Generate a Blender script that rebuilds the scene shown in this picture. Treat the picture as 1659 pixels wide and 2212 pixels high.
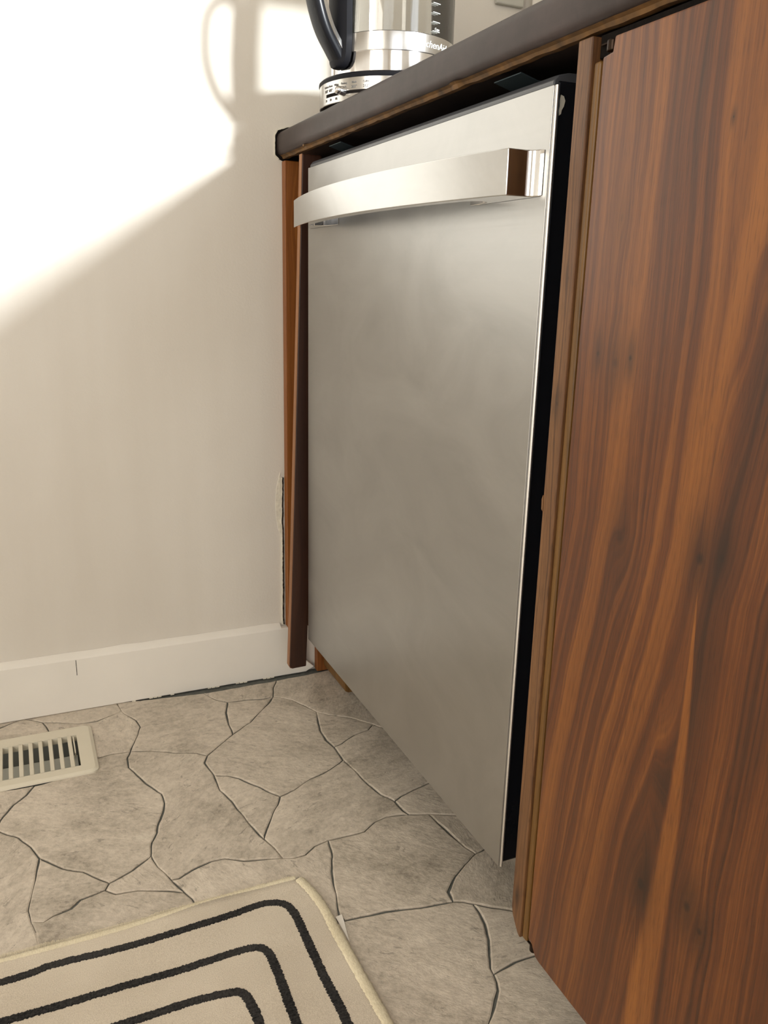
import bpy, bmesh, math, random
from mathutils import Vector, Matrix, noise as mnoise
random.seed(7)
for o in list(bpy.data.objects): bpy.data.objects.remove(o, do_unlink=True)
SC = bpy.context.scene
COL = SC.collection

# ------------------------------------------------------------------ camera
YAW, PIT, ROL = 0.42281542, -0.27042878, 0.02500868
cam_d = bpy.data.cameras.new('camera'); cam = bpy.data.objects.new('camera', cam_d); COL.objects.link(cam)
_f = Vector((math.sin(YAW)*math.cos(PIT), math.cos(YAW)*math.cos(PIT), math.sin(PIT)))
_r = Vector((math.cos(YAW), -math.sin(YAW), 0)); _u = _r.cross(_f)
_r2 = math.cos(ROL)*_r + math.sin(ROL)*_u; _u2 = -math.sin(ROL)*_r + math.cos(ROL)*_u
M = Matrix((_r2, _u2, -_f)).transposed().to_4x4(); M.translation = Vector((-0.40948571, -1.33151602, 0.69376271))
cam.matrix_world = M
cam_d.sensor_fit = 'HORIZONTAL'; cam_d.sensor_width = 36.0; cam_d.lens = 1794.324*36.0/1659.0
cam_d.clip_start = 0.02; cam_d.clip_end = 60
SC.camera = cam

# ------------------------------------------------------------------ world, sun, window and fill light, exposure
W = bpy.data.worlds.new('world'); SC.world = W; W.use_nodes = True
W.node_tree.nodes['Background'].inputs[0].default_value = (0.75, 0.86, 1.0, 1)
W.node_tree.nodes['Background'].inputs[1].default_value = 1.2
SC.view_settings.view_transform = 'Standard'; SC.view_settings.look = 'None'
SC.view_settings.gamma = 1.0; SC.view_settings.use_curve_mapping = False
SC.view_settings.exposure = 0.0
SUN_DIR = Vector((-0.36, 1.0, -0.205)).normalized()
sl = bpy.data.lights.new('sun', 'SUN'); sl.energy = 7.0; sl.angle = math.radians(5.5); sl.color = (0.94, 0.98, 1.0)
so = bpy.data.objects.new('sun', sl); COL.objects.link(so)
so.rotation_euler = SUN_DIR.to_track_quat('-Z', 'Y').to_euler(); so.location = (1.5, -5, 3)
def area(name, loc, direction, sx, sy, power, color):
    l = bpy.data.lights.new(name, 'AREA'); l.shape = 'RECTANGLE'; l.size = sx; l.size_y = sy; l.energy = power; l.color = color
    o = bpy.data.objects.new(name, l); COL.objects.link(o); o.location = loc
    o.rotation_euler = Vector(direction).to_track_quat('-Z', 'Y').to_euler(); return o
# daylight at the sink window, and two added fills outside unseen openings
area('daylight_sink_window', (0.80, -2.75, 1.60), (-1, 0, 0), 2.5, 1.0, 18, (0.90, 0.95, 1.0))
area('side_fill', (-2.52, -2.3, 1.45), (1, 0, 0), 1.6, 1.5, 40, (1.0, 0.90, 0.755))
area('front_fill', (-1.2, -4.72, 1.15), (0, 1, 0), 1.7, 2.0, 14, (1.0, 0.92, 0.82))

# ------------------------------------------------------------------ material helpers
def lin(r, g, b):
    f = lambda c: (c/255/12.92) if c/255 <= .04045 else ((c/255+.055)/1.055)**2.4
    return (f(r), f(g), f(b), 1)
class NT:
    def __init__(s, name):
        s.m = bpy.data.materials.new(name); s.m.use_nodes = True; s.t = s.m.node_tree; s.n = s.t.nodes
        s.b = s.n['Principled BSDF']; s.out = s.n['Material Output']
    def add(s, typ, **kw):
        nd = s.n.new(typ)
        for k, v in kw.items(): setattr(nd, k, v)
        return nd
    def lk(s, a, b): s.t.links.new(a, b)
    def put(s, sock, v):
        if isinstance(v, bpy.types.NodeSocket): s.lk(v, sock)
        elif v is not None: sock.default_value = v
    def mth(s, op, a, b=None, c=None, clamp=False):
        nd = s.add('ShaderNodeMath', operation=op); nd.use_clamp = clamp
        s.put(nd.inputs[0], a); s.put(nd.inputs[1], b); s.put(nd.inputs[2], c); return nd.outputs[0]
    def vec(s, x, y, z):
        nd = s.add('ShaderNodeCombineXYZ')
        for i, v in enumerate((x, y, z)): s.put(nd.inputs[i], v)
        return nd.outputs[0]
    def coord(s, kind='Object'): return s.add('ShaderNodeTexCoord').outputs[kind]
    def mapv(s, v, scale=(1, 1, 1), loc=(0, 0, 0), rot=(0, 0, 0)):
        nd = s.add('ShaderNodeMapping'); s.lk(v, nd.inputs[0]); nd.inputs[1].default_value = loc
        nd.inputs[2].default_value = rot; nd.inputs[3].default_value = scale; return nd.outputs[0]
    def noise(s, v, scale=5, detail=4, rough=.5, dist=0):
        nd = s.add('ShaderNodeTexNoise'); s.put(nd.inputs['Vector'], v); nd.inputs['Scale'].default_value = scale
        nd.inputs['Detail'].default_value = detail; nd.inputs['Roughness'].default_value = rough
        nd.inputs['Distortion'].default_value = dist; return nd.outputs['Fac']
    def ramp(s, f, stops, interp='LINEAR'):
        nd = s.add('ShaderNodeValToRGB'); s.lk(f, nd.inputs[0]); cr = nd.color_ramp; cr.interpolation = interp
        while len(cr.elements) < len(stops): cr.elements.new(.5)
        for e, (p, c) in zip(cr.elements, stops):
            e.position = p; e.color = c if len(c) == 4 else (*c, 1)
        return nd.outputs[0]
    def mix(s, f, a, b, blend='MIX'):
        nd = s.add('ShaderNodeMix', data_type='RGBA', blend_type=blend)
        s.put(nd.inputs[0], f); s.put(nd.inputs[6], a); s.put(nd.inputs[7], b); return nd.outputs[2]
    def bump(s, h, strength=.3, dist=.002):
        nd = s.add('ShaderNodeBump'); nd.inputs['Strength'].default_value = strength; nd.inputs['Distance'].default_value = dist
        s.lk(h, nd.inputs['Height']); s.lk(nd.outputs[0], s.b.inputs['Normal']); return nd
    def set(s, color=None, rough=None, metal=None, spec=None, coat=None):
        if color is not None: s.put(s.b.inputs['Base Color'], color)
        if rough is not None: s.put(s.b.inputs['Roughness'], rough)
        if metal is not None: s.put(s.b.inputs['Metallic'], metal)
        if spec is not None: s.put(s.b.inputs['Specular IOR Level'], spec)
        if coat is not None: s.b.inputs['Coat Weight'].default_value = coat; s.b.inputs['Coat Roughness'].default_value = .25
        return s.m
g1 = lambda v: (v, v, v, 1)

def plain(name, c, rough=.5, metal=0, var=.06, scale=40, spec=.5):
    t = NT(name); v = t.coord(); n = t.noise(v, scale, 4)
    dk = tuple(x*(1-var) for x in c[:3])+(1,); lt = tuple(min(1, x*(1+var)) for x in c[:3])+(1,)
    t.set(t.ramp(n, [(.3, dk), (.7, lt)]), rough, metal, spec); t.bump(n, .08, .0005); return t.m

def m_wall():
    t = NT('painted_plaster'); v = t.coord()
    big = t.noise(v, 2.2, 3); mid = t.noise(v, 14, 4, .55); fine = t.noise(v, 260, 3, .6)
    drip = t.noise(t.mapv(v, (9, 9, 1.3)), 2.2, 3, .5)
    c = t.ramp(t.mth('ADD', t.mth('MULTIPLY', big, .7), t.mth('MULTIPLY', drip, .3)), [(.36, lin(219, 212, 201)), (.6, lin(227, 221, 211))])
    t.set(c, .62, spec=.3)
    h = t.mth('ADD', t.mth('MULTIPLY', fine, .25), t.mth('ADD', t.mth('MULTIPLY', mid, .6), t.mth('MULTIPLY', drip, .35)))
    t.bump(h, .25, .0035); return t.m

def m_wood(name, dark, mid, light, seed=0.0, knots=(), flame=False, bands=34, rough=.34, dot=1.0, coat=.0):
    """long grain along z, pattern read across y (and a little x)"""
    t = NT(name); v = t.coord(); sp = t.add('ShaderNodeSeparateXYZ'); t.lk(v, sp.inputs[0])
    X, Y, Z = sp.outputs
    yy = t.mth('ADD', Y, t.mth('MULTIPLY', X, .7))
    w1 = t.noise(t.vec(t.mth('MULTIPLY', yy, 3.5), seed, t.mth('MULTIPLY', Z, 1.5)), 1.6, 2)
    w2 = t.noise(t.vec(t.mth('MULTIPLY', yy, 26), seed+2, t.mth('MULTIPLY', Z, 5.5)), 1.0, 2)
    f = t.mth('ADD', yy, t.mth('ADD', t.mth('MULTIPLY', t.mth('SUBTRACT', w1, .5), .034), t.mth('MULTIPLY', t.mth('SUBTRACT', w2, .5), .011)))
    if flame:
        low = t.mth('MINIMUM', t.mth('SUBTRACT', Z, .52), 0.0); lf = t.mth('MULTIPLY', t.mth('ADD', Y, .945), 40.0, clamp=True)
        f = t.mth('ADD', f, t.mth('MULTIPLY', t.mth('MULTIPLY', low, lf), .15))
        hi = t.mth('MULTIPLY', t.mth('SUBTRACT', Z, .50), 1.0, clamp=True); rt = t.mth('MULTIPLY', t.mth('SUBTRACT', -.930, Y), 30.0, clamp=True)
        f = t.mth('ADD', f, t.mth('MULTIPLY', t.mth('MULTIPLY', hi, rt), .13))
    spot = None
    for (ky, kz, s, dk) in knots:
        dy = t.mth('SUBTRACT', Y, ky); dz = t.mth('SUBTRACT', Z, kz)
        a = t.mth('POWER', t.mth('ABSOLUTE', t.mth('DIVIDE', dy, s)), 2.0); b = t.mth('POWER', t.mth('ABSOLUTE', t.mth('DIVIDE', dz, s*2.6)), 2.0)
        g = t.mth('EXPONENT', t.mth('MULTIPLY', t.mth('ADD', a, b), -1.0))
        f = t.mth('SUBTRACT', f, t.mth('MULTIPLY', t.mth('MULTIPLY', dy, g), .7))
        a2 = t.mth('POWER', t.mth('ABSOLUTE', t.mth('DIVIDE', dy, s*.42)), 2.0); b2 = t.mth('POWER', t.mth('ABSOLUTE', t.mth('DIVIDE', dz, s*.6)), 2.0)
        g2 = t.mth('MULTIPLY', t.mth('EXPONENT', t.mth('MULTIPLY', t.mth('ADD', a2, b2), -1.0)), dk)
        g3 = t.mth('MULTIPLY', g, dk*.65)
        g2 = t.mth('MAXIMUM', g2, g3)
        spot = g2 if spot is None else t.mth('MAXIMUM', spot, g2)
    b1 = t.noise(t.vec(t.mth('MULTIPLY', f, bands), seed+3.1, t.mth('MULTIPLY', Z, .55)), 1.0, 3, .6)
    b2 = t.noise(t.vec(t.mth('MULTIPLY', f, bands*6), seed+7.7, t.mth('MULTIPLY', Z, 1.6)), 1.0, 3, .65)
    pore = t.noise(t.vec(t.mth('MULTIPLY', yy, 900), seed, t.mth('MULTIPLY', Z, 45)), 1.0, 2, .6)
    cloud = t.noise(t.vec(t.mth('MULTIPLY', yy, 7), seed+1, t.mth('MULTIPLY', Z, 4)), 1.0, 2)
    s = t.mth('ADD', t.mth('ADD', t.mth('MULTIPLY', b1, .43), t.mth('MULTIPLY', b2, .41)), t.mth('MULTIPLY', cloud, .16))
    if flame:
        # pale sapwood tongue that widens towards the bottom, and a pale streak at the upper right
        c0 = t.mth('ADD', t.mth('MULTIPLY', t.mth('SINE', t.mth('MULTIPLY', Z, 13)), .004), -.9405)
        half = t.mth('MULTIPLY', t.mth('SUBTRACT', .50, Z), .050)
        half = t.mth('MAXIMUM', half, .0001)
        e = t.mth('SUBTRACT', 1.0, t.mth('DIVIDE', t.mth('ABSOLUTE', t.mth('SUBTRACT', Y, c0)), half)); e = t.mth('MULTIPLY', e, 2.2, clamp=True)
        s = t.mth('ADD', s, t.mth('MULTIPLY', e, .20))
        c1 = t.mth('SUBTRACT', -.9340, t.mth('MULTIPLY', t.mth('SUBTRACT', Z, .60), .10))
        e1 = t.mth('MULTIPLY', t.mth('SUBTRACT', 1.0, t.mth('DIVIDE', t.mth('ABSOLUTE', t.mth('SUBTRACT', Y, c1)), .013)), 1.6, clamp=True)
        e1 = t.mth('MULTIPLY', e1, t.mth('MULTIPLY', t.mth('SUBTRACT', Z, .48), 5.0, clamp=True))
        s = t.mth('ADD', s, t.mth('MULTIPLY', e1, .11))
        e2 = t.mth('MULTIPLY', t.mth('SUBTRACT', t.mth('SUBTRACT', c1, .012), Y), 90.0, clamp=True)
        e2 = t.mth('MULTIPLY', e2, t.mth('MULTIPLY', t.mth('SUBTRACT', .76, Z), 9.0, clamp=True))
        s = t.mth('SUBTRACT', s, t.mth('MULTIPLY', e2, .045))
    col = t.ramp(s, [(.33, dark), (.47, mid), (.56, tuple((a+b)/2 for a, b in zip(mid, light))), (.68, light)])
    pf = t.ramp(pore, [(.52, g1(0)), (.66, g1(1))])
    col = t.mix(t.mth('MULTIPLY', pf, .30*dot), col, tuple(x*.35 for x in dark[:3])+(1,))
    if spot is not None: col = t.mix(t.mth('MINIMUM', spot, .9), col, tuple(x*.4 for x in dark[:3])+(1,))
    t.set(col, rough, spec=.5)
    if coat: t.set(coat=coat)
    t.bump(t.mth('ADD', t.mth('MULTIPLY', pore, -.5), t.mth('MULTIPLY', b2, .3)), .12, .0006); return t.m

def m_stone():
    t = NT('slate_stone'); v0 = t.coord(); rnd = t.add('ShaderNodeObjectInfo').outputs['Random']
    vr = t.add('ShaderNodeVectorRotate', rotation_type='Z_AXIS'); t.lk(v0, vr.inputs['Vector']); t.lk(t.mth('MULTIPLY', rnd, 6.28), vr.inputs['Angle'])
    off = t.add('ShaderNodeVectorMath', operation='ADD'); t.lk(vr.outputs[0], off.inputs[0]); t.lk(t.vec(t.mth('MULTIPLY', rnd, 13), t.mth('MULTIPLY', rnd, 31), 0), off.inputs[1]); v = off.outputs[0]
    st = t.mapv(v, (1.0, 1.9, 1))
    a = t.noise(st, 11, 7, .62, .5); b = t.noise(v, 7, 5, .6, .3); c = t.noise(st, 42, 5, .7, .25); d = t.noise(v, 150, 4, .75)
    s = t.mth('ADD', t.mth('MULTIPLY', a, .20), t.mth('ADD', t.mth('MULTIPLY', b, .30), t.mth('ADD', t.mth('MULTIPLY', c, .22), t.mth('MULTIPLY', d, .28))))
    col = t.ramp(s, [(.35, lin(140, 130, 118)), (.44, lin(188, 178, 163)), (.51, lin(210, 199, 184)), (.60, lin(229, 218, 202))])
    ch = t.ramp(t.noise(t.mapv(v, (1.0, 2.8, 1)), 38, 5, .8, .9), [(.60, g1(0)), (.635, g1(1))])
    col = t.mix(t.mth('MULTIPLY', ch, .5), col, lin(116, 108, 98))
    ch2 = t.ramp(t.noise(st, 19, 5, .7, .4), [(.28, g1(1)), (.36, g1(0))])
    col = t.mix(t.mth('MULTIPLY', ch2, .5), col, lin(228, 221, 206))
    tint = t.mix(t.mth('MULTIPLY', t.mth('FRACT', t.mth('MULTIPLY', rnd, 7.3)), .5), col, lin(158, 150, 138), 'MULTIPLY')
    col = t.mix(.18, col, tint)
    t.set(col, .48, spec=.35)
    t.bump(t.mth('ADD', t.mth('MULTIPLY', a, .8), t.mth('ADD', t.mth('MULTIPLY', c, .9), t.mth('MULTIPLY', d, .15))), .42, .004); return t.m

def m_steel(name, col, rough, streak_axis='y', smear=.12, wide=.0):
    t = NT(name); v = t.coord()
    sc = (1, 2.5, 700) if streak_axis == 'y' else (700, 700, 2)
    br = t.noise(t.mapv(v, sc), 1.0, 3, .6); cl = t.noise(t.mapv(v, (3, 3, 5), rot=(0.6, 0, 0)), 2.0, 5, .6, 1.2)
    cc = tuple(col[:3])
    t.set(t.ramp(cl, [(.3, tuple(x*.9 for x in cc)), (.7, tuple(min(1, x*1.05) for x in cc))]), None, 1.0)
    r = t.mth('ADD', t.mth('MULTIPLY', cl, smear), t.mth('ADD', t.mth('MULTIPLY', br, .08), rough-.04-smear/2)); t.put(t.b.inputs['Roughness'], r)
    t.b.inputs['Anisotropic'].default_value = wide
    t.bump(br, .035, .0004); return t.m

def m_fabric(name, c1, c2, sx=900, sy=900, rough=.95):
    t = NT(name); v = t.coord(); n = t.noise(t.mapv(v, (sx, sy, 900)), 1.0, 3, .7); b = t.noise(v, 12, 4)
    t.set(t.ramp(t.mth('ADD', t.mth('MULTIPLY', n, .7), t.mth('MULTIPLY', b, .3)), [(.36, c1), (.62, c2)]), rough, spec=.1)
    t.b.inputs['Sheen Weight'].default_value = .15
    t.bump(n, .5, .0012); return t.m

def m_glass():
    t = NT('clear_glass'); tr = t.add('ShaderNodeBsdfTransparent'); tr.inputs[0].default_value = (.97, .975, .97, 1)
    gl = t.add('ShaderNodeBsdfGlossy'); gl.inputs['Roughness'].default_value = .03
    fr = t.add('ShaderNodeFresnel'); fr.inputs[0].default_value = 1.5
    mx = t.add('ShaderNodeMixShader'); t.lk(t.mth('ADD', t.mth('MULTIPLY', fr.outputs[0], .9), .03), mx.inputs[0]); t.lk(tr.outputs[0], mx.inputs[1]); t.lk(gl.outputs[0], mx.inputs[2])
    t.lk(mx.outputs[0], t.out.inputs['Surface']); return t.m

def m_laminate():
    t = NT('dark_laminate'); v = t.coord(); n = t.noise(t.mapv(v, (60, 3, 60)), 1.0, 4, .6); b = t.noise(v, 9, 3); f = t.noise(v, 60, 5, .7, .4)
    col = t.ramp(t.mth('ADD', t.mth('MULTIPLY', n, .3), t.mth('ADD', t.mth('MULTIPLY', b, .4), t.mth('MULTIPLY', f, .3))), [(.36, lin(42, 33, 30)), (.5, lin(54, 44, 42)), (.64, lin(66, 54, 52))])
    t.set(col, .5, spec=.35); t.bump(f, .06, .0006); return t.m

MAT = dict(
 wall=m_wall(), stone=m_stone(),
 trim=plain('white_trim_paint', lin(240, 235, 226), .42, var=.03, scale=9),
 walnut=m_wood('walnut_veneer', lin(50, 25, 10), lin(94, 49, 17), lin(144, 87, 33), 0.0,
   [(-.812, .645, .007, .8), (-.833, .640, .012, .65), (-.849, .645, .007, .9), (-.938, .521, .013, .9), (-.956, .527, .009, .8), (-.858, .512, .015, .6),
    (-.922, .252, .015, 1.0), (-.968, .268, .013, .9), (-.982, .258, .009, .9), (-.825, .742, .009, .35), (-.919, .794, .0022, 1.0)], True, 40, .38, 1.0, .25),
 walnut2=m_wood('walnut_veneer_plain', lin(60, 31, 14), lin(112, 60, 28), lin(160, 98, 52), 21.0, (), False, 30, .33, 1.0, .15),
 stile=m_wood('walnut_edge', lin(62, 40, 24), lin(104, 70, 42), lin(140, 100, 62), 5.0, [(-.764, .60, .006, .7), (-.763, .116, .005, .9), (-.766, .70, .005, .5)], False, 120, .5, 1.3),
 bead=m_wood('pale_wood_edge', lin(78, 54, 24), lin(106, 74, 32), lin(134, 97, 48), 9.0, (), False, 90, .45, .5),
 orange=m_wood('orange_wood', lin(100, 56, 20), lin(134, 78, 30), lin(162, 102, 46), 13.0, (), False, 60, .45, .5),
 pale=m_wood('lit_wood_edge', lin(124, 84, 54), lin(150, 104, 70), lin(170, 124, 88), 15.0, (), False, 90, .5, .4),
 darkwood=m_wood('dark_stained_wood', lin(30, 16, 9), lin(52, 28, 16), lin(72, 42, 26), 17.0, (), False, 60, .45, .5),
 subwood=plain('raw_wood_underside', lin(92, 64, 28), .75, var=.55, scale=60),
 laminate=m_laminate(),
 steel=m_steel('brushed_steel', (.465, .464, .455), .36),
 handle=m_steel('brushed_steel_handle', (.60, .605, .60), .33),
 chrome=plain('polished_steel', (.78, .77, .76, 1), .09, 1.0, .02, 12),
 kettle_steel=m_steel('kettle_brushed_steel', (.62, .61, .59), .2, 'z', .03),
 edge=plain('satin_steel', (.92, .90, .86, 1), .42, 1.0, .02, 12),
 hinge=plain('dark_bronze', lin(44, 32, 24), .35, .8, .2, 60),
 black=plain('black_plastic', (.008, .008, .010, 1), .5, 0, .1, 30, .12),
 blackgloss=plain('glossy_black_plastic', (.008, .009, .012, 1), .26, 0, .05, 30, .22),
 slategrey=plain('dark_grey_plastic', (.055, .06, .07, 1), .3, 0, .1, 30),
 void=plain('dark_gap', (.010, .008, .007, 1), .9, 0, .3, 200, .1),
 grout=plain('grey_grout', lin(104, 106, 102), .9, 0, .22, 90, .1),
 ventwhite=plain('cream_enamel', lin(226, 219, 200), .38, 0, .02, 20),
 ventin=plain('galvanised_grey', lin(205, 208, 202), .5, .0, .08, 20),
 rug=m_fabric('beige_woven_rug', lin(204, 192, 174), lin(232, 221, 203)),
 stripe=m_fabric('charcoal_yarn', lin(14, 14, 15), lin(62, 60, 58), 380, 380),
 bind=m_fabric('cream_binding', lin(214, 202, 172), lin(240, 230, 203), 700, 260),
 glass=m_glass(), blind=plain('sheer_curtain', (.85, .86, .88, 1), .9),
 ink=plain('grey_print', lin(112, 110, 106), .6), whiteink=plain('pale_print', lin(236, 238, 232), .5),
 putty=plain('flaking_white_paint', lin(226, 220, 204), .8, 0, .12, 160),
 bracket=plain('galvanised_bracket', lin(90, 104, 110), .4, .8, .1, 30),
 grey=plain('pale_grey_plastic', lin(190, 188, 178), .5, 0, .04, 20),
)

# ------------------------------------------------------------------ object helpers
def obj(name, bm, mat, parent=None, smooth=False, bevel=0, seg=2, kind=None):
    bmesh.ops.recalc_face_normals(bm, faces=bm.faces)
    me = bpy.data.meshes.new(name); bm.to_mesh(me); bm.free()
    for m in (mat if isinstance(mat, (list, tuple)) else [mat]): me.materials.append(m)
    o = bpy.data.objects.new(name, me); COL.objects.link(o)
    if parent is not None: o.parent = parent
    if smooth:
        for p in me.polygons: p.use_smooth = True
    if bevel:
        b = o.modifiers.new('bevel', 'BEVEL'); b.width = bevel; b.segments = seg; b.limit_method = 'ANGLE'; b.angle_limit = math.radians(35)
        b.harden_normals = False
    if kind: o['kind'] = kind
    return o
def tag(o, label=None, cat=None, group=None, kind=None):
    if label: o['label'] = label
    if cat: o['category'] = cat
    if group: o['group'] = group
    if kind: o['kind'] = kind
    return o
def empty(name, loc=(0, 0, 0)):
    o = bpy.data.objects.new(name, None); COL.objects.link(o); o.location = loc; o.empty_display_size = .05; return o
def box(bm, x0, x1, y0, y1, z0, z1):
    vs = [bm.verts.new((x, y, z)) for x in (x0, x1) for y in (y0, y1) for z in (z0, z1)]
    for f in ((0, 1, 3, 2), (4, 6, 7, 5), (0, 4, 5, 1), (2, 3, 7, 6), (0, 2, 6, 4), (1, 5, 7, 3)): bm.faces.new([vs[i] for i in f])
def B(*a):
    bm = bmesh.new()
    for q in ([a] if not isinstance(a[0], (tuple, list)) else a): box(bm, *q)
    return bm
def prism(pts, axis, a, b, bm=None):
    """closed outline extruded along an axis: x:(y,z)  y:(x,z)  z:(x,y)"""
    bm = bm or bmesh.new()
    P = {'x': lambda p, t: (t, p[0], p[1]), 'y': lambda p, t: (p[0], t, p[1]), 'z': lambda p, t: (p[0], p[1], t)}[axis]
    v0 = [bm.verts.new(P(p, a)) for p in pts]; v1 = [bm.verts.new(P(p, b)) for p in pts]
    bm.faces.new(v0); bm.faces.new(v1[::-1]); n = len(pts)
    for i in range(n): bm.faces.new((v0[i], v0[(i+1) % n], v1[(i+1) % n], v1[i]))
    return bm
def lathe(bm, prof, cx, cy, n=72, close=True):
    rings = []
    for r, z in prof:
        rings.append([bm.verts.new((cx+r*math.cos(2*math.pi*i/n), cy+r*math.sin(2*math.pi*i/n), z)) for i in range(n)])
    for a, b in zip(rings, rings[1:]):
        for i in range(n): bm.faces.new((a[i], a[(i+1) % n], b[(i+1) % n], b[i]))
    if close:
        bm.faces.new(rings[0][::-1]); bm.faces.new(rings[-1])
    return bm
def lathe_ring(bm, prof, cx, cy, n=72):
    return lathe(bm, prof+[prof[0]], cx, cy, n, False)
def auto_smooth(o, deg=35):
    me = o.data
    for p in me.polygons: p.use_smooth = True
    bm = bmesh.new(); bm.from_mesh(me)
    for e in bm.edges:
        if len(e.link_faces) == 2 and e.calc_face_angle(0) > math.radians(deg): e.smooth = False
    bm.to_mesh(me); bm.free(); return o
def catmull(pts, k=4, closed=False):
    out = []; n = len(pts)
    for i in range(n if closed else n-1):
        if closed: p = [pts[(i+j-1) % n] for j in range(4)]
        else: p = [pts[max(0, i-1)], pts[i], pts[i+1], pts[min(n-1, i+2)]]
        for s in range(k):
            t = s/k
            out.append(tuple(.5*((2*p[1][d])+(-p[0][d]+p[2][d])*t+(2*p[0][d]-5*p[1][d]+4*p[2][d]-p[3][d])*t*t+(-p[0][d]+3*p[1][d]-3*p[2][d]+p[3][d])*t**3) for d in range(len(pts[0]))))
    if not closed: out.append(tuple(pts[-1]))
    return out

# ------------------------------------------------------------------ room shell
XR, XL, YF, ZC = 0.62, -2.5, -4.7, 2.45
VX0, VX1, VY0, VY1 = -.640, -.348, -.203, -.071      # hole in the floor under the register
FL = obj('floor', B((XL, VX0, YF, .1, -.03, 0), (VX1, XR+.1, YF, .1, -.03, 0), (VX0, VX1, YF, VY0, -.03, 0), (VX0, VX1, VY1, .1, -.03, 0)), MAT['grout'], kind='structure')
obj('wall_back', B(XL, XR+.12, 0, .12, 0, ZC), MAT['wall'], kind='structure')
WB = bpy.data.objects['wall_back']
WZ0, WZ1, WY0, WY1 = 1.06, 2.12, -4.1, -1.46         # window opening above the counter
obj('wall_right', B((XR, XR+.12, YF, .0, 0, WZ0), (XR, XR+.12, YF, .0, WZ1, ZC), (XR, XR+.12, YF, WY0, WZ0, WZ1), (XR, XR+.12, WY1, 0, WZ0, WZ1)), MAT['wall'], kind='structure')
obj('wall_left', B((XL-.1, XL, YF, 0, 0, .7), (XL-.1, XL, YF, 0, 2.2, ZC), (XL-.1, XL, YF, -3.1, .7, 2.2), (XL-.1, XL, -1.5, 0, .7, 2.2)), MAT['wall'], kind='structure')
obj('wall_front', B((XL, -2.05, YF-.1, YF, 0, ZC), (-.35, XR+.1, YF-.1, YF, 0, ZC), (-2.05, -.35, YF-.1, YF, 2.15, ZC)), MAT['wall'], kind='structure')
obj('ceiling', B(XL-.1, XR+.12, YF-.1, .12, ZC, ZC+.08), MAT['wall'], kind='structure')
def win(name, axis, pos, a0, a1, z0, z1, n):
    bm = bmesh.new(); t = .045
    L = [(a0, a1, z0, z0+t), (a0, a1, z1-t, z1), (a0, a0+t, z0+t, z1-t), (a1-t, a1, z0+t, z1-t)]
    for i in range(1, n): c = a0+(a1-a0)*i/n; L.append((c-.02, c+.02, z0+t, z1-t))
    for q in L:
        if axis == 'x': box(bm, pos, pos+.05, *q)
        else: box(bm, q[0], q[1], pos, pos+.05, q[2], q[3])
    return obj(name, bm, MAT['trim'], kind='structure', bevel=.003)
win('window_1', 'x', XR+.05, WY0, WY1, WZ0, WZ1, 1)
win('fill_window', 'x', XL-.07, -3.1, -1.5, .7, 2.2, 2)  # unseen opening, added to carry the side fill
win('fill_door', 'y', YF-.07, -2.05, -.35, 0, 2.15, 2)  # unseen doorway, added to carry the front fill

# baseboard: long white board along the back wall, its end cut to a point under the cabinet
bb = obj('baseboard_back', prism([(XL, .0028), (.036, .0028), (.052, .0105), (.036, .026), (.03, .095), (XL, .095)], 'y', -.012, -.0002), MAT['trim'], kind='structure', bevel=.0015)
obj('joint_crack', B((-.3553, -.3545, -.01225, -.0119, .066, .0925)), MAT['void'], bb)
# the painted-over bead of caulk above the baseboard
bm = bmesh.new(); pr = []
for i in range(60):
    x = -.01 - i*.03; w = .0035+.0012*mnoise.noise(Vector((x*30, 0, 0)))
    pr.append([bm.verts.new((x, -.0121, .0935)), bm.verts.new((x, -.010, .0955+w*.4)), bm.verts.new((x, -.0003, .0955+w*2))])
for a, b in zip(pr, pr[1:]):
    for j in range(2): bm.faces.new((a[j], b[j], b[j+1], a[j+1]))
obj('caulk_line', bm, MAT['trim'], bb, smooth=True)
# dark opening and broken paint where baseboard meets the stones
bm = bmesh.new()
for i in range(90):
    x = -.62+i*.0071; n1 = mnoise.noise(Vector((x*40, 3, 0))); n2 = mnoise.noise(Vector((x*90, 8, 0)))
    if -.30 < x < -.02 and n1 > .05: box(bm, x, x+.0060, -.0128-.0016*abs(n2), -.0118, .0023, .0034+.0012*abs(n1))
obj('paint_crumbs', bm, MAT['putty'], bb, kind='stuff')

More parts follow.
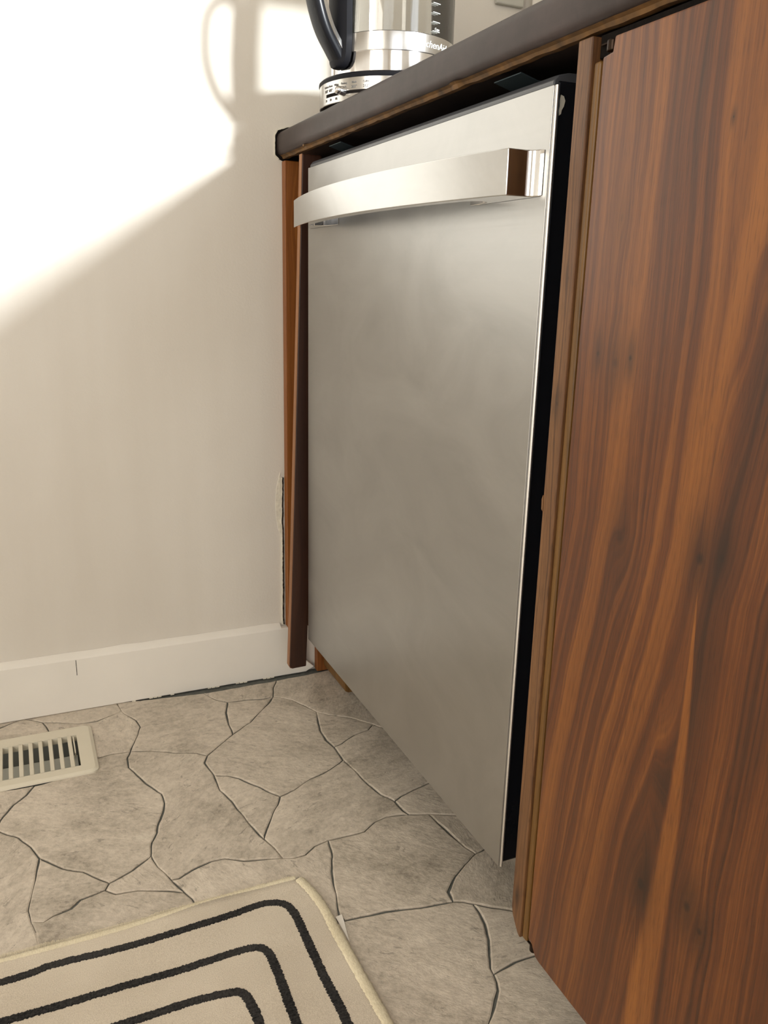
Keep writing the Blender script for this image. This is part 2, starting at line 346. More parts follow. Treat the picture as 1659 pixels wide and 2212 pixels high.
# ------------------------------------------------------------------ floor stones
STONES = [[[-0.62,-0.006],[-0.5202,-0.0426],[-0.4749,-0.0237],[-0.4413,-0.006],[-0.4122,-0.03],[-0.3884,-0.0393],[-0.361,-0.0547],[-0.333,-0.0564],[-0.3075,-0.0458],[-0.292,-0.0372],[-0.2967,-0.006]],[[-0.637,-0.076],[-0.43,-0.076],[-0.4047,-0.0618],[-0.4086,-0.0437],[-0.4122,-0.03],[-0.4413,-0.006],[-0.4749,-0.0237],[-0.5202,-0.0426]],[[-0.292,-0.0372],[-0.3075,-0.0458],[-0.333,-0.0564],[-0.361,-0.0547],[-0.3884,-0.0393],[-0.4122,-0.03],[-0.4086,-0.0437],[-0.4047,-0.0618],[-0.352,-0.076],[-0.352,-0.16],[-0.3463,-0.1681],[-0.3377,-0.1675],[-0.3209,-0.1647],[-0.3097,-0.1664],[-0.2951,-0.168],[-0.2895,-0.1508],[-0.2792,-0.1261],[-0.2711,-0.0992],[-0.2744,-0.0762],[-0.2884,-0.05]],[[-0.2967,-0.006],[-0.292,-0.0372],[-0.2884,-0.05],[-0.2744,-0.0762],[-0.2711,-0.0992],[-0.2792,-0.1261],[-0.2895,-0.1508],[-0.2951,-0.168],[-0.2678,-0.1761],[-0.2341,-0.1963],[-0.2039,-0.2083],[-0.1914,-0.2214],[-0.1695,-0.2025],[-0.1546,-0.1883],[-0.1404,-0.1749],[-0.1387,-0.1405],[-0.1344,-0.1038],[-0.1234,-0.0712],[-0.1397,-0.0562],[-0.1556,-0.0253]],[[-0.1234,-0.0712],[-0.1344,-0.1038],[-0.1387,-0.1405],[-0.1404,-0.1749],[-0.1058,-0.1487],[-0.0793,-0.1204],[-0.0632,-0.1032],[-0.0467,-0.0801],[-0.0644,-0.082],[-0.0938,-0.074]],[[-0.1556,-0.0253],[-0.1397,-0.0562],[-0.1234,-0.0712],[-0.0938,-0.074],[-0.0644,-0.082],[-0.0467,-0.0801],[-0.0385,-0.0527],[-0.0242,-0.0245]],[[-0.0632,-0.1032],[-0.0793,-0.1204],[-0.1058,-0.1487],[-0.1404,-0.1749],[-0.1546,-0.1883],[-0.1695,-0.2025],[-0.1914,-0.2214],[-0.1984,-0.238],[-0.1959,-0.2579],[-0.1933,-0.2766],[-0.1761,-0.2835],[-0.1618,-0.2967],[-0.1409,-0.327],[-0.1198,-0.3601],[-0.0966,-0.353],[-0.0673,-0.3356],[-0.0447,-0.3296],[-0.0139,-0.3133],[-0.0057,-0.3072],[-0.0055,-0.2911],[-0.0055,-0.2673],[-0.0104,-0.2452],[-0.0082,-0.2133],[-0.0025,-0.1861],[0.0054,-0.1568],[-0.0058,-0.1324],[-0.0199,-0.1028],[-0.0467,-0.0801]],[[-0.0242,-0.0245],[-0.0385,-0.0527],[-0.0467,-0.0801],[-0.0199,-0.1028],[-0.0058,-0.1324],[0.0054,-0.1568],[0.0201,-0.1724],[0.0504,-0.1957],[0.0764,-0.228],[0.0832,-0.2385],[0.1001,-0.2575],[0.3,-0.1],[0.3,-0.006]],[[-0.0025,-0.1861],[-0.0082,-0.2133],[-0.0104,-0.2452],[-0.0055,-0.2673],[0.0079,-0.2641],[0.0374,-0.2464],[0.0627,-0.2412],[0.0764,-0.228],[0.0504,-0.1957],[0.0201,-0.1724],[0.0054,-0.1568]],[[-0.0055,-0.2911],[-0.0057,-0.3072],[0.0004,-0.3386],[0.0048,-0.3791],[0.0128,-0.4086],[0.024,-0.4293],[0.0361,-0.4214],[0.0541,-0.4169],[0.0846,-0.4086],[0.1157,-0.4023],[0.31,-0.27],[0.31,-0.13],[0.1001,-0.2575],[0.0832,-0.2385],[0.0764,-0.228],[0.0627,-0.2412],[0.0374,-0.2464],[0.0079,-0.2641],[-0.0055,-0.2673]],[[0.0253,-0.4522],[0.0288,-0.4624],[0.054,-0.4736],[0.0867,-0.4879],[0.154,-0.5171],[0.31,-0.41],[0.31,-0.29],[0.1157,-0.4023],[0.0846,-0.4086],[0.0541,-0.4169],[0.0361,-0.4214],[0.024,-0.4293]],[[-0.193,-0.3156],[-0.1843,-0.3446],[-0.1778,-0.3868],[-0.1689,-0.4297],[-0.1662,-0.4398],[-0.1575,-0.4242],[-0.1439,-0.3994],[-0.1282,-0.3772],[-0.1198,-0.3601],[-0.1409,-0.327],[-0.1618,-0.2967],[-0.1761,-0.2835],[-0.1933,-0.2766]],[[-0.1282,-0.3772],[-0.1439,-0.3994],[-0.1575,-0.4242],[-0.1662,-0.4398],[-0.1582,-0.4624],[-0.1549,-0.4752],[-0.1537,-0.485],[-0.1412,-0.4891],[-0.126,-0.4887],[-0.1098,-0.4773],[-0.0902,-0.4734],[-0.0647,-0.4748],[-0.0409,-0.4738],[-0.0201,-0.462],[-0.0015,-0.4567],[0.0288,-0.4624],[0.0253,-0.4522],[0.024,-0.4293],[0.0128,-0.4086],[0.0048,-0.3791],[0.0004,-0.3386],[-0.0057,-0.3072],[-0.0139,-0.3133],[-0.0447,-0.3296],[-0.0673,-0.3356],[-0.0966,-0.353],[-0.1198,-0.3601]],[[-0.3018,-0.183],[-0.3033,-0.21],[-0.2958,-0.232],[-0.288,-0.2537],[-0.2806,-0.2723],[-0.2705,-0.2928],[-0.27,-0.3158],[-0.2746,-0.336],[-0.2842,-0.3577],[-0.2895,-0.376],[-0.2981,-0.3933],[-0.3038,-0.4194],[-0.2992,-0.4431],[-0.2876,-0.4714],[-0.2784,-0.4717],[-0.2619,-0.4636],[-0.2371,-0.4557],[-0.2203,-0.4579],[-0.1997,-0.4709],[-0.1817,-0.4754],[-0.159,-0.4828],[-0.1537,-0.485],[-0.1549,-0.4752],[-0.1582,-0.4624],[-0.1662,-0.4398],[-0.1689,-0.4297],[-0.1778,-0.3868],[-0.1843,-0.3446],[-0.193,-0.3156],[-0.1933,-0.2766],[-0.1959,-0.2579],[-0.1984,-0.238],[-0.1914,-0.2214],[-0.2039,-0.2083],[-0.2341,-0.1963],[-0.2678,-0.1761],[-0.2951,-0.168]],[[-0.352,-0.17],[-0.352,-0.199],[-0.4308,-0.2087],[-0.4414,-0.2278],[-0.4574,-0.2451],[-0.4705,-0.269],[-0.4798,-0.2941],[-0.4744,-0.3003],[-0.4529,-0.3219],[-0.4389,-0.3459],[-0.4297,-0.3729],[-0.4172,-0.3889],[-0.4054,-0.4026],[-0.3834,-0.4186],[-0.3691,-0.4348],[-0.3565,-0.4501],[-0.3277,-0.4368],[-0.3038,-0.4194],[-0.2981,-0.3933],[-0.2895,-0.376],[-0.2842,-0.3577],[-0.2746,-0.336],[-0.27,-0.3158],[-0.2705,-0.2928],[-0.2806,-0.2723],[-0.288,-0.2537],[-0.2958,-0.232],[-0.3033,-0.21],[-0.3018,-0.183],[-0.2951,-0.168],[-0.3097,-0.1664],[-0.3209,-0.1647],[-0.3377,-0.1675],[-0.3463,-0.1681]],[[-0.6,-0.199],[-0.56,-0.3],[-0.4798,-0.2941],[-0.4705,-0.269],[-0.4574,-0.2451],[-0.4414,-0.2278],[-0.4308,-0.2087]],[[-0.6,-0.33],[-0.62,-0.56],[-0.45,-0.56],[-0.433,-0.535],[-0.4363,-0.5143],[-0.4385,-0.4978],[-0.4427,-0.4821],[-0.4446,-0.4617],[-0.4417,-0.4449],[-0.4381,-0.4244],[-0.433,-0.394],[-0.4297,-0.3729],[-0.4389,-0.3459],[-0.4529,-0.3219],[-0.4744,-0.3003],[-0.4798,-0.2941]],[[-0.433,-0.394],[-0.4381,-0.4244],[-0.4417,-0.4449],[-0.4446,-0.4617],[-0.4427,-0.4821],[-0.4306,-0.4871],[-0.4192,-0.4805],[-0.4004,-0.4759],[-0.3897,-0.4653],[-0.3758,-0.4629],[-0.3622,-0.4603],[-0.3565,-0.4501],[-0.3691,-0.4348],[-0.3834,-0.4186],[-0.4054,-0.4026],[-0.4172,-0.3889],[-0.4297,-0.3729]],[[-0.3277,-0.4368],[-0.3565,-0.4501],[-0.3622,-0.4603],[-0.3511,-0.4714],[-0.3277,-0.4752],[-0.3082,-0.4824],[-0.2891,-0.4918],[-0.2784,-0.4978],[-0.283,-0.4851],[-0.2876,-0.4714],[-0.2992,-0.4431],[-0.3038,-0.4194]],[[-0.4385,-0.4978],[-0.4363,-0.5143],[-0.433,-0.535],[-0.41,-0.58],[-0.26,-0.57],[-0.2681,-0.534],[-0.2717,-0.5127],[-0.2784,-0.4978],[-0.2891,-0.4918],[-0.3082,-0.4824],[-0.3277,-0.4752],[-0.3511,-0.4714],[-0.3622,-0.4603],[-0.3758,-0.4629],[-0.3897,-0.4653],[-0.4004,-0.4759],[-0.4192,-0.4805],[-0.4306,-0.4871],[-0.4427,-0.4821]],[[-0.283,-0.4851],[-0.2784,-0.4978],[-0.2717,-0.5127],[-0.2681,-0.534],[-0.25,-0.57],[-0.16,-0.64],[-0.1241,-0.6007],[-0.1164,-0.573],[-0.1104,-0.547],[-0.1055,-0.5281],[-0.0964,-0.5054],[-0.0932,-0.4916],[-0.0902,-0.4734],[-0.1098,-0.4773],[-0.126,-0.4887],[-0.1412,-0.4891],[-0.1537,-0.485],[-0.159,-0.4828],[-0.1817,-0.4754],[-0.1997,-0.4709],[-0.2203,-0.4579],[-0.2371,-0.4557],[-0.2619,-0.4636],[-0.2784,-0.4717],[-0.2876,-0.4714]],[[-0.0932,-0.4916],[-0.0964,-0.5054],[-0.1055,-0.5281],[-0.1104,-0.547],[-0.1164,-0.573],[-0.1241,-0.6007],[-0.1213,-0.6109],[-0.0985,-0.6127],[-0.0723,-0.6157],[-0.0472,-0.6221],[-0.0212,-0.6272],[0.0066,-0.6305],[0.0092,-0.6144],[0.0287,-0.595],[0.0494,-0.5803],[0.0726,-0.5674],[0.0661,-0.5504],[0.0615,-0.5228],[0.0572,-0.4932],[0.054,-0.4736],[0.0288,-0.4624],[-0.0015,-0.4567],[-0.0201,-0.462],[-0.0409,-0.4738],[-0.0647,-0.4748],[-0.0902,-0.4734]],[[0.0572,-0.4932],[0.0615,-0.5228],[0.0661,-0.5504],[0.0726,-0.5674],[0.0836,-0.5647],[0.1355,-0.5466],[0.31,-0.58],[0.31,-0.43],[0.154,-0.5171],[0.0867,-0.4879],[0.054,-0.4736]],[[0.0494,-0.5803],[0.0287,-0.595],[0.0092,-0.6144],[0.0066,-0.6305],[0.0171,-0.6348],[0.0263,-0.6426],[0.0446,-0.6565],[0.0637,-0.6698],[0.1025,-0.6974],[0.31,-0.72],[0.31,-0.6],[0.1355,-0.5466],[0.0836,-0.5647],[0.0726,-0.5674]],[[0.0262,-0.658],[0.0222,-0.6748],[0.0148,-0.6963],[0.0038,-0.7156],[-0.0034,-0.7321],[-0.0039,-0.7398],[0.0068,-0.738],[0.0254,-0.7347],[0.0516,-0.7353],[0.0944,-0.7348],[0.31,-0.8],[0.31,-0.74],[0.1025,-0.6974],[0.0637,-0.6698],[0.0446,-0.6565],[0.0263,-0.6426]],[[-0.155,-0.65],[-0.15,-0.78],[-0.1,-0.93],[0.02,-0.93],[-0.0587,-0.8071],[-0.0396,-0.7886],[-0.0248,-0.7745],[-0.0118,-0.7593],[-0.0063,-0.7484],[-0.0039,-0.7398],[-0.0034,-0.7321],[0.0038,-0.7156],[0.0148,-0.6963],[0.0222,-0.6748],[0.0262,-0.658],[0.0263,-0.6426],[0.0171,-0.6348],[0.0066,-0.6305],[-0.0212,-0.6272],[-0.0472,-0.6221],[-0.0723,-0.6157],[-0.0985,-0.6127],[-0.1213,-0.6109],[-0.1241,-0.6007]],[[-0.0063,-0.7484],[-0.0118,-0.7593],[-0.0248,-0.7745],[-0.0396,-0.7886],[-0.0587,-0.8071],[0.03,-0.95],[0.31,-0.98],[0.31,-0.82],[0.0944,-0.7348],[0.0516,-0.7353],[0.0254,-0.7347],[0.0068,-0.738],[-0.0039,-0.7398]]]
def inpoly(p, poly):
    c = False
    for i in range(len(poly)):
        a = poly[i]; b = poly[i-1]
        if (a[1] > p[1]) != (b[1] > p[1]) and p[0] < (b[0]-a[0])*(p[1]-a[1])/(b[1]-a[1])+a[0]: c = not c
    return c
def inset(pts, d):
    n = len(pts); out = []
    for i in range(n):
        a = Vector(pts[i-1]); b = Vector(pts[i]); c = Vector(pts[(i+1) % n])
        e1 = (b-a); e2 = (c-b)
        if e1.length < 1e-7 or e2.length < 1e-7: out.append(tuple(b)); continue
        n1 = Vector((-e1.y, e1.x)).normalized(); n2 = Vector((-e2.y, e2.x)).normalized()
        m = n1+n2
        if m.length < .3: m = n1
        m.normalize(); k = max(.45, m.dot(n1)); out.append(tuple(b+m*(d/k)))
    return out
from mathutils.geometry import delaunay_2d_cdt
def fill_top(bm, ring, z):
    pts = [Vector((v.co.x, v.co.y)) for v in ring]; nb = len(pts)
    xs = [p.x for p in pts]; ys_ = [p.y for p in pts]; tp = [(p.x, p.y) for p in pts]
    g = .022; x = min(xs)+g
    while x < max(xs):
        y = min(ys_)+g
        while y < max(ys_):
            if inpoly((x, y), tp) and min((p.x-x)**2+(p.y-y)**2 for p in pts) > (.008)**2: pts.append(Vector((x, y)))
            y += g
        x += g
    V, E_, F_, ov, oe, of = delaunay_2d_cdt(pts, [], [list(range(nb))], 1, 1e-6)
    mp = []
    for i, v in enumerate(V):
        src = [k for k in ov[i] if k < nb]
        if src: mp.append(ring[src[0]])
        else: mp.append(bm.verts.new((v.x, v.y, z+.0003*mnoise.noise(Vector((v.x*30, v.y*30, 1))))))
    for f in F_:
        vs = [mp[i] for i in f]
        if len(set(vs)) == 3:
            try: bm.faces.new(vs)
            except ValueError: pass
def stone_bm(poly, gap=.0013, z=.0022, hi=.0, ruff=.0012):
    # subdivide, roughen with a field that neighbours share, then pull in by half a joint
    P = []
    n = len(poly)
    for i in range(n):
        a = Vector(poly[i]); b = Vector(poly[(i+1) % n]); k = max(1, int((b-a).length/.006))
        for j in range(k): P.append(a.lerp(b, j/k))
    Q = []
    for p in P:
        nz = mnoise.noise_vector(Vector((p.x*55, p.y*55, 0))); q = Vector((p.x+nz.x*ruff, p.y+nz.y*ruff))
        if q.y > -.006: q.y = -.006
        Q.append(q)
    jo = [max(.0002, gap*(.85+1.1*mnoise.noise(Vector((p.x*22, p.y*22, 5))))) for p in Q]
    outs = []
    m = len(Q)
    for i in range(m):
        a, b, c = Q[i-1], Q[i], Q[(i+1) % m]
        t = (c-a)
        if t.length < 1e-7: outs.append((b, b)); continue
        nn = Vector((-t.y, t.x)).normalized(); outs.append((b+nn*jo[i], b+nn*(jo[i]+.0016)))
    bm = bmesh.new()
    r0 = [bm.verts.new((o[0].x, o[0].y, .0001)) for o in outs]; r1 = [bm.verts.new((o[0].x, o[0].y, z-.0007)) for o in outs]
    r2 = [bm.verts.new((o[1].x, o[1].y, z)) for o in outs]
    for A, Bq in ((r0, r1), (r1, r2)):
        for i in range(m): bm.faces.new((A[i], A[(i+1) % m], Bq[(i+1) % m], Bq[i]))
    fill_top(bm, r2, z)
    return bm
for poly in STONES:
    obj('stone', stone_bm(poly), MAT['stone'], FL)

# stones beyond the part in view: cells of a jittered grid
def clip(poly, p, n):
    out = []
    for i in range(len(poly)):
        a = poly[i]; b = poly[(i+1) % len(poly)]; da = (a-p).dot(n); db = (b-p).dot(n)
        if da <= 0: out.append(a)
        if da*db < 0: out.append(a+(b-a)*(da/(da-db)))
    return out
rs = random.Random(3); seeds = []
gx = [(-2.5+.17*i) for i in range(20)]; gy = [(-.08-.16*j) for j in range(29)]
for x in gx:
    for y in gy: seeds.append(Vector((x+rs.uniform(-.065, .065), y+rs.uniform(-.06, .06))))
far = bmesh.new()
for s in seeds:
    near = [q for q in seeds if q is not s and (q-s).length < .42]
    pol = [s+Vector(v) for v in ((-.3, -.3), (.3, -.3), (.3, .3), (-.3, .3))]
    for q in near: pol = clip(pol, (s+q)/2, q-s)
    if len(pol) < 3: continue
    cx = sum((v for v in pol), Vector((0, 0)))/len(pol)
    if any(inpoly(t_, st) for t_ in (cx, s) for st in STONES): continue
    if cx.x < -.60: pol = [Vector((min(v.x, -.646), v.y)) if v.y > -.215 else v for v in pol]
    elif cx.y > -.24 and cx.x < -.33: continue
    edge = any(inpoly(v.lerp(cx, .1), st) for v in pol for st in STONES)
    if cx.x > .22 or cx.x < XL: continue
    pol = [(min(max(v.x, XL+.002), .30), min(max(v.y, YF+.002), -.006)) for v in pol]
    b2 = stone_bm(pol, z=.0015 if edge else .0021) if abs(cx.x+.4) < .7 and cx.y > -1.6 else None
    if b2 is None:
        ins = inset(pol, .0016); v = [far.verts.new((p[0], p[1], .0021)) for p in ins]
        try: far.faces.new(v)
        except ValueError: pass
    else:
        obj('stone', b2, MAT['stone'], FL)
obj('distant_stones', far, MAT['stone'], FL, kind='stuff')

# ------------------------------------------------------------------ counter
CF = -.0065
prof = [(.615, .9140), (.014, .9140), (.006, .9132), (-.0005, .9110), (-.0045, .9075), (CF, .9020), (CF, .8850), (-.0050, .8800), (-.0015, .8772), (.004, .8764), (.615, .8764)]
ct = empty('countertop', (.3, -2.2, .876))
def W2(o, root): o.matrix_parent_inverse = Matrix.Translation(root.location).inverted(); return o
W2(auto_smooth(obj('worktop', prism(prof, 'y', -4.5, .0), MAT['laminate'], ct), 40), ct)
bm = bmesh.new(); ys = [-.002-.009*i for i in range(170)]; rows = []
for y in ys:
    lo = .8726+.0011*mnoise.noise(Vector((y*42, 0, 0)))+.0006*mnoise.noise(Vector((y*170, 4, 0))); xf = .0012+.0008*mnoise.noise(Vector((y*60, 9, 0)))
    if abs(y+.125) < .011: lo -= .0016; xf -= .0035
    if abs(y+.565) < .012: lo -= .0012; xf -= .0030
    rows.append([bm.verts.new(p) for p in ((xf-.003, y, .8772), (xf, y, .8755), (xf+.0012, y, lo), (xf+.008, y, lo+.0004), (xf+.008, y, .8772))])
for a, b in zip(rows, rows[1:]):
    for i in range(4): bm.faces.new((a[i], b[i], b[i+1], a[i+1]))
box(bm, .002, .010, -4.45, ys[-1], .8722, .8768)
tag(W2(obj('wood_edge_strip', bm, MAT['subwood'], ct), ct), 'raw golden brown wood strip under the front edge')
for (y, x, r) in ((-.1225, -.0040, .0021), (-.567, -.0022, .0016)):
    bm = bmesh.new(); bmesh.ops.create_icosphere(bm, subdivisions=2, radius=r, matrix=Matrix.Translation((x, y, .8768)) @ Matrix.Diagonal((.8, 1.3, .8, 1)))
    W2(obj('glue_drip', bm, MAT['bead'], ct, smooth=True), ct)
tag(ct, 'dark brown laminate countertop with rounded front edge above the dishwasher', 'countertop')
# ragged plaster cut-out around the counter end, its shade drawn as a dark sheet
def rag(pts, amp, seed):
    P = []
    for i in range(len(pts)):
        a = Vector(pts[i]); b = Vector(pts[(i+1) % len(pts)]); k = max(1, int((b-a).length/.0022))
        for j in range(k):
            p = a.lerp(b, j/k); nv = mnoise.noise_vector(Vector((p.x*320+seed, p.y*320, seed))); P.append((p.x+nv.x*amp, p.y+nv.y*amp))
    return P
obj('cut_shade', prism(rag([(.024, .9195), (.010, .9183), (-.0050, .9130), (-.0092, .9060), (-.0098, .8830), (-.0094, .8775), (-.0035, .8720), (.0035, .8690), (.03, .868), (.03, .915)], .0007, 2), 'y', -.0009, -.0001), MAT['void'], WB)
obj('plaster_lip', prism(rag([(.026, .9205), (.0245, .9193), (.010, .9180), (-.0050, .9128), (-.0092, .9060), (-.0098, .8830), (-.0094, .8775), (-.0035, .8725), (-.0042, .8712), (-.0108, .8765), (-.0112, .8830), (-.0106, .9068), (-.0062, .9142), (.009, .9196)], .0005, 6), 'y', -.0018, -.0001), MAT['putty'], WB)
# broken paint along the side panel low on the wall
seg = [(-.0040, .368), (-.0044, .34), (-.0052, .32), (-.0048, .305), (-.0056, .29), (-.0046, .272), (-.0044, .24), (-.0048, .20), (-.0046, .165), (-.0052, .135), (-.0050, .110), (-.0040, .098)]
L1 = catmull(seg, 5)
obj('paint_crack', prism(rag([(x, z) for x, z in L1]+[(x+.0030, z) for x, z in L1[::-1]], .0006, 3), 'y', -.0022, -.0001), MAT['void'], WB)
obj('paint_flake', prism(rag([(x-.0008, z) for x, z in L1]+[(x+.0007, z) for x, z in L1[::-1]], .0006, 8), 'y', -.0032, -.0001), MAT['putty'], WB)
bm = prism(rag([(-.0062, .378), (-.0125, .355), (-.0150, .325), (-.0140, .295), (-.0105, .276), (-.0062, .268)], .0010, 5), 'y', -.0010, -.0001)
obj('plaster_patch', bm, MAT['putty'], WB, bevel=.0006)

# ------------------------------------------------------------------ end panel and loose filler strip at the wall
ep = empty('end_panel', (.3, -.009, .0))
W2(obj('side_board', prism([(.0, .0975), (.0, .8688), (.60, .8688), (.60, .003), (.055, .003), (.055, .0975)], 'y', -.0190, -.0034), MAT['orange'], ep, bevel=.0012), ep)
W2(obj('back_filler', B(.034, .050, -.0885, -.0195, .10, .866), MAT['darkwood'], ep, bevel=.001), ep)
W2(obj('kick_block', prism([(.066, .112), (.066, .020), (.068, .013), (.073, .010), (.085, .010), (.085, .112)], 'y', -.1282, -.022), MAT['bead'], ep, bevel=.0015), ep)
tag(ep, 'orange brown wooden end panel between white wall and dishwasher', 'cabinet panel')
ls = []
for i in range(17):
    t = i/16; z = .0605+t*(.8685-.0605); ls.append((-.0245+.0245*(t**.92), z))
rc = [(.0055, .0605)]
front = [(-.0180, .0600), (-.0225, .0618), (-.0243, .0660)]+ls[1:]
back = [(x+.030, z) for x, z in ls[1:]][::-1]
fs = empty('filler_strip', (-.01, -.097, .06))
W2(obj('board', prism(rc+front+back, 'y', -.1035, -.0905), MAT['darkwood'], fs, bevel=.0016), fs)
fe = [(-.0180, .0600), (-.0225, .0618), (-.0243, .0660)]+ls[1:]
bm = bmesh.new(); prev = None
for (x, z) in fe:
    r = [bm.verts.new((x-.0004, y, z)) for y in (-.0908, -.1028)]
    r += [bm.verts.new((x+.0008, y, z)) for y in (-.1028, -.0908)]
    if prev:
        for i in range(4): bm.faces.new((prev[i], prev[(i+1) % 4], r[(i+1) % 4], r[i]))
    prev = r
tag(W2(obj('front_edge', bm, MAT['pale'], fs), fs), 'lit pale brown front edge of the strip')  # paler skin on the same board, light on this edge put into colour
tag(fs, 'narrow loose wooden strip leaning out at its foot, left of the dishwasher', 'filler strip')

# ------------------------------------------------------------------ dishwasher
DL, DR, DT, DB = -.1295, -.7265, .8463, .1227
dw = empty('dishwasher', (.3, (DL+DR)/2, 0))
def D(o): return W2(o, dw)
D(obj('tub', B(.052, .57, DR+.004, DL-.004, .10, .835), MAT['black'], dw, bevel=.003))
D(obj('foot_panel', B(.33, .342, DR+.006, DL-.006, .004, .098), MAT['darkwood'], dw, bevel=.001))
door = D(obj('door', B(.0056, .050, DR+.0022, DL-.0022, DB+.001, DT+.0045), MAT['blackgloss'], dw, bevel=.002))
D(obj('control_lip', prism([(.0020, .8462), (.0020, .8500), (.006, .8545), (.016, .8570), (.046, .8575), (.046, .8462)], 'y', DR+.0030, DL-.0030), MAT['slategrey'], dw, bevel=.001))
# steel skin with folded edges
sk = bmesh.new(); th = .0046
box(sk, .0, .0016, DR, DL, DB, DT); box(sk, .0016, th+.0008, DR, DR+.0016, DB, DT); box(sk, .0016, th+.0008, DL-.0016, DL, DB, DT)
box(sk, .0016, th+.0008, DR+.0016, DL-.0016, DT-.0016, DT); box(sk, .0016, th+.0008, DR+.0016, DL-.0016, DB, DB+.0016)
D(obj('steel_panel', sk, MAT['steel'], dw, bevel=.0007, seg=3))
for yb_ in (-.636, -.205):
    bm = prism([(.012, .8700), (.030, .8652), (.075, .8640), (.075, .8628), (.0298, .8640), (.0115, .8688)], 'y', yb_-.022, yb_+.022)
    bmesh.ops.create_cone(bm, cap_ends=True, segments=14, radius1=.0032, radius2=.0032, depth=.0016, matrix=Matrix.Translation((.045, yb_, .8626)))
    D(obj('mounting_bracket', bm, MAT['bracket'], dw, bevel=.0004))
sc_ = [(.0085, .8400), (.0112, .8392), (.0128, .8360), (.0118, .8318), (.0100, .8290), (.0096, .8262), (.0080, .8250), (.0074, .8285), (.0080, .8320), (.0078, .8362)]
D(obj('paint_smear', prism(sc_, 'y', DR+.0014, DR+.0024), MAT['grey'], dw))
bm = bmesh.new(); bmesh.ops.create_cone(bm, cap_ends=True, segments=16, radius1=.0015, radius2=.0015, depth=DT-DB, matrix=Matrix.Translation((.0032, DR-.0004, (DT+DB)/2)))
tag(D(auto_smooth(obj('edge_trim', bm, MAT['edge'], dw), 40)), 'thin bright rolled edge down the side of the steel panel')
# handle: one bowed bar, its ends turning back to the door
cy = (DL+DR)/2; he = .2808; R_ = (he*he+.0300**2)/(2*.0300)
def bow(y, sag=.0300, e=he): rr = (e*e+sag*sag)/(2*sag); return math.sqrt(max(0, rr*rr-(y-cy)**2))-(rr-sag)
outl = [(-.0004, cy-he-.0125), (-.0012, cy-he-.0080), (-.0030, cy-he-.0035), (-.0062, cy-he-.0008), (-.0100, cy-he)]
N = 40
outl += [(-.0272-bow(cy-he+2*he*i/N), cy-he+2*he*i/N) for i in range(N+1)]
outl += [(-.0100, cy+he), (-.0062, cy+he+.0008), (-.0030, cy+he+.0035), (-.0012, cy+he+.0080), (-.0004, cy+he+.0125)]
hi_ = he-.052
inner = [(-.0004, cy+hi_-.055), (-.0014, cy+hi_-.036), (-.0040, cy+hi_-.020), (-.0085, cy+hi_-.010), (-.0165, cy+hi_-.004)]
inn2 = [(-.0145-bow(cy+(hi_-.012)-2*(hi_-.012)*i/N), cy+(hi_-.012)-2*(hi_-.012)*i/N) for i in range(N+1)]
inner2 = [(x, 2*cy-y) for x, y in inner[::-1]]
hb = prism(outl+inner+inn2+inner2, 'z', .7642, .8003)
ho = obj('handle', hb, [MAT['handle'], MAT['chrome']], dw)
bmt = bmesh.new(); bmt.from_mesh(ho.data)
for f in bmt.faces:
    c = f.calc_center_median(); n = f.normal
    if abs(n.z) < .5 and (abs(n.y) > .6 or c.x > -.0255 or n.x > 0): f.material_index = 1
    if abs(n.z) > .5: f.material_index = 1
bmesh.ops.triangulate(bmt, faces=[f for f in bmt.faces if len(f.verts) > 4]); bmt.to_mesh(ho.data); bmt.free()
bv = ho.modifiers.new('bevel', 'BEVEL'); bv.width = .0014; bv.segments = 3; bv.limit_method = 'ANGLE'; bv.angle_limit = math.radians(50)
auto_smooth(ho, 30)
D(ho)
tag(ho, 'bowed brushed steel bar handle with polished ends')
tag(dw, 'stainless steel dishwasher with bowed bar handle under the counter', 'dishwasher')

